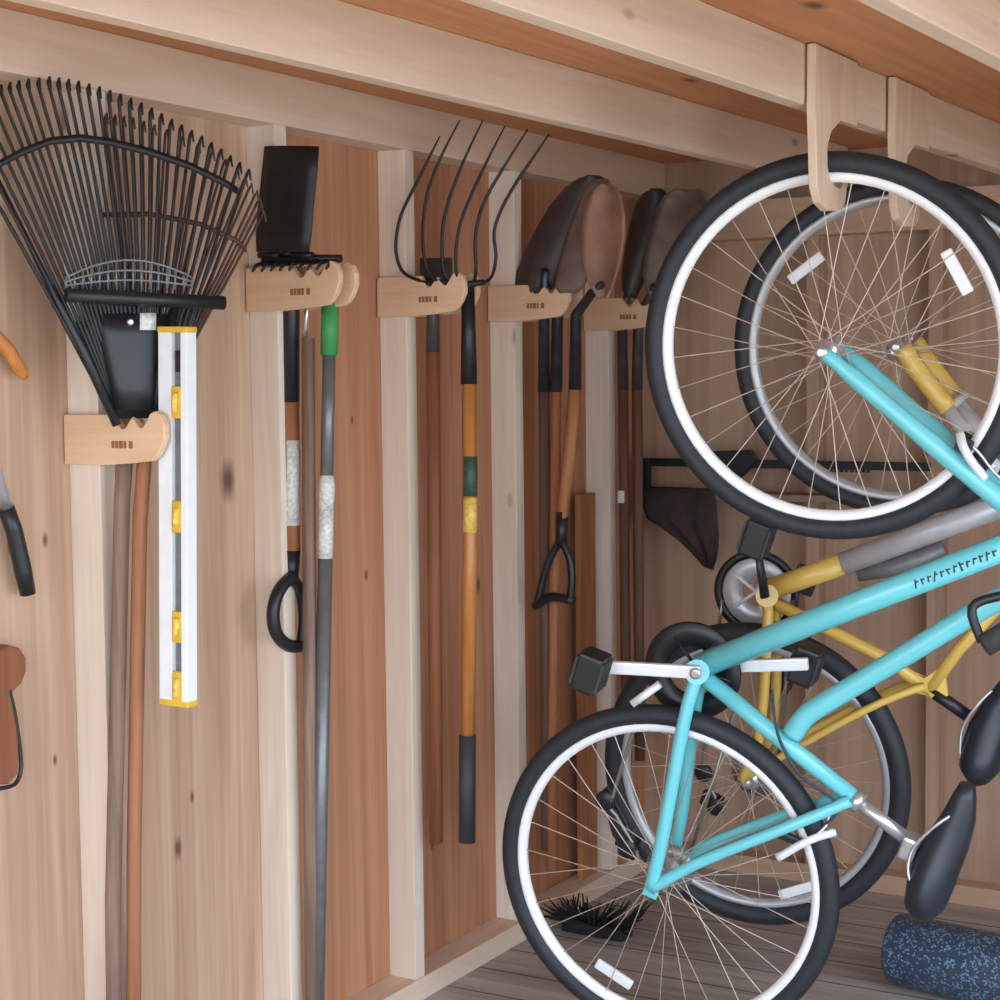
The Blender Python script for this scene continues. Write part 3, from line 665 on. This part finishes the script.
for s in (1, -1):
    q = lambda x, y, o_: (P(x, y, o_) if s > 0 else P.mir(P(x, y, o_)))
    limb(fr, 'chain_stay', Yl, smooth([q(768,604,.022), q(766,660,.045), q(758,740,.062), q(742,780,.066)]), .0115, 10)
    limb(fr, 'seat_stay', Yl, smooth([q(742,780,.066), q(815,737,.060), q(880,703,.045), q(925,686,.020)]), .0085, 10)
    limb(fr, 'fork_slider', Yl, smooth([q(902,348,.066), q(918,371,.064), q(948,409,.062)]), .0195, 12)
    limb(fr, 'fork_stanchion', M['silver'], [q(946,407,.062), q(990,466,.062)], .016, 12)['label'] = 'silver fork stanchion'
    lathe_ = obj('axle_nut', lathe(BM(), q(896,347,.078), P.n, [(.010,0),(.010,.010),(.005,.012)], 12), M['steel'], fw_)
limb(fr, 'fork_crown', M['silver'], [P(990,466,.075), P(990,466,-.075)], .020, 10)
limb(fr, 'fork_arch', M['silver'], smooth([P(948,409,.062), P(958,400,.04), P(960,398,0), P.mir(P(958,400,.04)), P.mir(P(948,409,.062))]), .010, 10)
obj('water_bottle', lathe(BM(), P(852,566,0)+P.u*.0, P(945,534)-P(852,566), [(.010,0),(.030,.004),(.034,.02),(.034,.11),(.030,.125),(.018,.14),(.018,.16)], 16), M['greyp'], YB_) if False else None
limb(YB_, 'grey_tube', M['greyp'], [P(858,574), P(900,566), P(945,548)], [.016,.020,.016], 12)['label'] = 'grey tube below the silver tube'  # plain grey tube under the silver one, thicker in the middle
cr = obj('chainring', lathe(BM(), P(757,592,-.048), P.n, [(.030,0),(.074,0),(.076,.003),(.074,.006),(.030,.006)], 40, close=True), M['grim'], YB_)
obj('chain_guard', lathe(BM(), P(757,592,-.060), P.n, [(.076,0),(.094,0),(.094,.008),(.076,.008)], 40, close=True), M['blackp'], cr)
b_ = BM()
for k in range(5):
    a = 2*PI*k/5+.3; d_ = P.u*math.cos(a)+P.v*math.sin(a); tube(b_, [P(757,592,-.040), P(757,592,-.040)+d_*.062], .008, 8, True, .5)
obj('spider', b_, M['alu'], cr)
c0 = P(765,597,.080); c1 = P(757,545,.088)
ck = obj('crank_arm', tube(BM(), [c0, c1], [.014,.010], 10, True, .7), M['blackp'], YB_); pedal(ck, P, P(757,538,.13))
c0 = P(765,597,-.072); c1 = P(778,668,-.088)
ck = obj('crank_arm', tube(BM(), [c0, c1], [.014,.010], 10, True, .7), M['blackp'], YB_); pedal(ck, P, P(780,676,-.13))
obj('front_derailleur', obox(BM(), P(805,580,-.045), P.u*.05, P.v*.06, P.n*.02, .005), M['blackp'], YB_)
b_ = BM()
for k in range(6): lathe(b_, pr - P.n*(.034+.004*k), P.n, [(.012,0),(.058-.006*k,0),(.058-.006*k,.0022),(.012,.0022)], 30, close=True)
obj('cassette', b_, M['chain'], rw_)
de = obj('derailleur', obox(BM(), P(712,800,-.085), P.u*.05, P.v*.035, P.n*.022, .006), M['blackp'], YB_)
for (x, y) in ((704,772), (716,806)): obj('jockey_wheel', lathe(BM(), P(x, y, -.060), P.n, [(.002,0),(.020,0),(.022,.004),(.020,.008),(.002,.008)], 18), M['blackp'], de)
limb(YB_, 'chain', M['chain'], smooth([P(722,600,-.05), P(712,690,-.055), P(703,772,-.056), P(712,790,-.056), P(720,806,-.056), P(730,800,-.056)]), .004, 6)
limb(YB_, 'chain_run', M['chain'], [P(793,600,-.05), P(778,770,-.055)], .004, 6)
sp_ = limb(YB_, 'seat_post', M['blackp'], [P(930,690), P(948,702), P(968,716)], .0135, 12)
sd_ = saddle(YB_, P, [P(1020,664), P(1012,686), P(1000,708), P(990,730), P(984,750), P(980,766), P(979,778)], [.016,.026,.036,.044,.046,.042,.024], [.014,.024,.030,.045,.066,.078,.05], M['saddle'])
for s in (.022, -.022): limb(sd_, 'saddle_rail', M['steel'], smooth([P(992,690,s*.6), P(975,708,s), P(962,730,s), P(960,758,s*1.4)]), .0035, 8)
st = limb(YB_, 'stem', M['black'], [P(1048,560), P(1062,588), P(1080,570)], .015, 10)
limb(YB_, 'handlebar', M['black'], [P(1080,570,.29), P(1080,570,-.29)], .012, 10)
for s in (1, -1): limb(YB_, 'grip', M['grip'], [P.mir(P(1080,570,.19)) if s < 0 else P(1080,570,.19), P.mir(P(1080,570,.30)) if s < 0 else P(1080,570,.30)], .016, 10)
for s in (1, -1):
    q = lambda x, y, o_: (P(x, y, o_) if s > 0 else P.mir(P(x, y, o_)))
    limb(YB_, 'rear_brake', M['alu'], smooth([q(898,852,.045), q(905,842,.06), q(912,836,.03)]), .008, 8) if False else None

# ------------------------------------------------------------------ shelf on the back wall with what lies and hangs on it
yw = YBS
def bw(px, py, y=None): return on_y(px, py, yw-.05 if y is None else y)
zs = bw(700,494).z
x0, x1 = bw(640,490).x, bw(935,490).x
SH = thing('wall_shelf', 'narrow grey wooden shelf board fixed across the back wall', 'shelf', (x0, yw, zs))
obj('board', box(BM(), (x0, yw-.10, zs-.010), (x1, yw-.001, zs+.008), .002), M['greyboard'], SH)
for xx in (x0+.10, (x0+x1)/2, x1-.08): obj('support', prism(BM(), [V((xx, yw-.001, zs-.010)), V((xx, yw-.08, zs-.010)), V((xx, yw-.001, zs-.10))], (.016,0,0)), M['black'], SH)
# long black clamp bar lying on the shelf
BRR = thing('bar_clamp', 'long black bar clamp lying along the back wall shelf', 'clamp', (bw(650,480).x, yw-.06, zs+.008))
zt = bw(760,464).z
obj('bar', box(BM(), (bw(646,462).x, yw-.068, zt-.010), (bw(932,462).x, yw-.060, zt+.012), .001), M['black'], BRR)
obj('fixed_jaw', box(BM(), (bw(646,462).x, yw-.075, zs+.008), (bw(652,462).x, yw-.052, zt+.012), .002), M['black'], BRR)
obj('sliding_jaw', prism(BM(), [bw(x, y, yw-.078) for x, y in ((700,452),(748,450),(756,462),(738,478),(718,482),(700,474))], (0,.03,0), .002), M['blackp'], BRR)
obj('lower_bar', box(BM(), (bw(652,488).x, yw-.066, zs+.0085), (bw(690,488).x, yw-.056, zs+.018), .001), M['black'], BRR)
obj('ratchet_teeth', (lambda b: ([box(b, (bw(800,462).x+.014*k, yw-.069, zt-.016), (bw(800,462).x+.014*k+.007, yw-.059, zt-.0102)) for k in range(14)], b)[1])(BM()), M['black'], BRR)
# dark cloth drooping from the shelf edge
rows = []
outl = [((641,494),(714,494)),((643,506),(716,508)),((648,519),(717,522)),((664,528),(718,536)),((680,540),(718,548)),((693,553),(717,560)),((704,566),(713,570))]
for i, (a, b) in enumerate(outl):
    A_, B_ = bw(*a, yw-.112), bw(*b, yw-.112)
    rows.append([lerp(A_, B_, k/10) + V((0, -.010*math.sin(k*1.7+i*.5)*(.3+i/7), 0)) for k in range(11)])
rows.insert(0, [V((p.x, yw-.02, zs+.012)) for p in rows[0]]); rows[1] = [V((p.x, yw-.104, zs+.013)) for p in rows[1]]
tag(obj('cloth', sheet(BM(), rows, .004), M['cloth'], None, (bw(680,494).x, yw-.1, zs)), 'dark brown cloth drooping from the left end of the back shelf', 'cloth')

# ------------------------------------------------------------------ on the floor
ra = on_z(897, 948, .078); rb = on_z(1000, 972, .078); dr = (rb-ra).normalized(); dr.z = 0; dr.normalize()
b_ = BM(); lathe(b_, ra, dr, [(.030,.004),(.070,0),(.076,.003),(.078,.009),(.078,.60),(.076,.606),(.070,.609),(.030,.605)], 40)
tag(obj('foam_roller', b_, M['roller'], None, (ra.x, ra.y, 0)), 'navy foam roller with pale blue speckles lying on the floor', 'roller')
bc = on_z(597, 925, .025)
BH = thing('brush', 'black bristled brush lying on the floor behind the blue rear wheel', 'brush', (bc.x, bc.y, 0))
d1 = (on_z(640, 938, .02)-on_z(556, 922, .02)).normalized(); d2 = V((0,0,1)).cross(d1)
obj('block', obox(BM(), bc+V((0,0,-.008)), d1*.17, d2*.055, V((0,0,.028)), .006), M['blackp'], BH)
b_ = BM()
for i in range(150):
    s, t_ = random.uniform(-.5,.5), random.uniform(-.5,.5)
    p = bc + d1*(s*.165) + d2*(t_*.05) + V((0,0,.004)); q = d1*(s*.08+random.uniform(-.02,.02)) + d2*(t_*.10+random.uniform(-.03,.03)) + V((0,0,random.uniform(.012,.05)))
    tube(b_, [p, p+q], [.004,.0015], 5)
obj('bristles', b_, M['bristle'], BH)['kind'] = 'stuff'
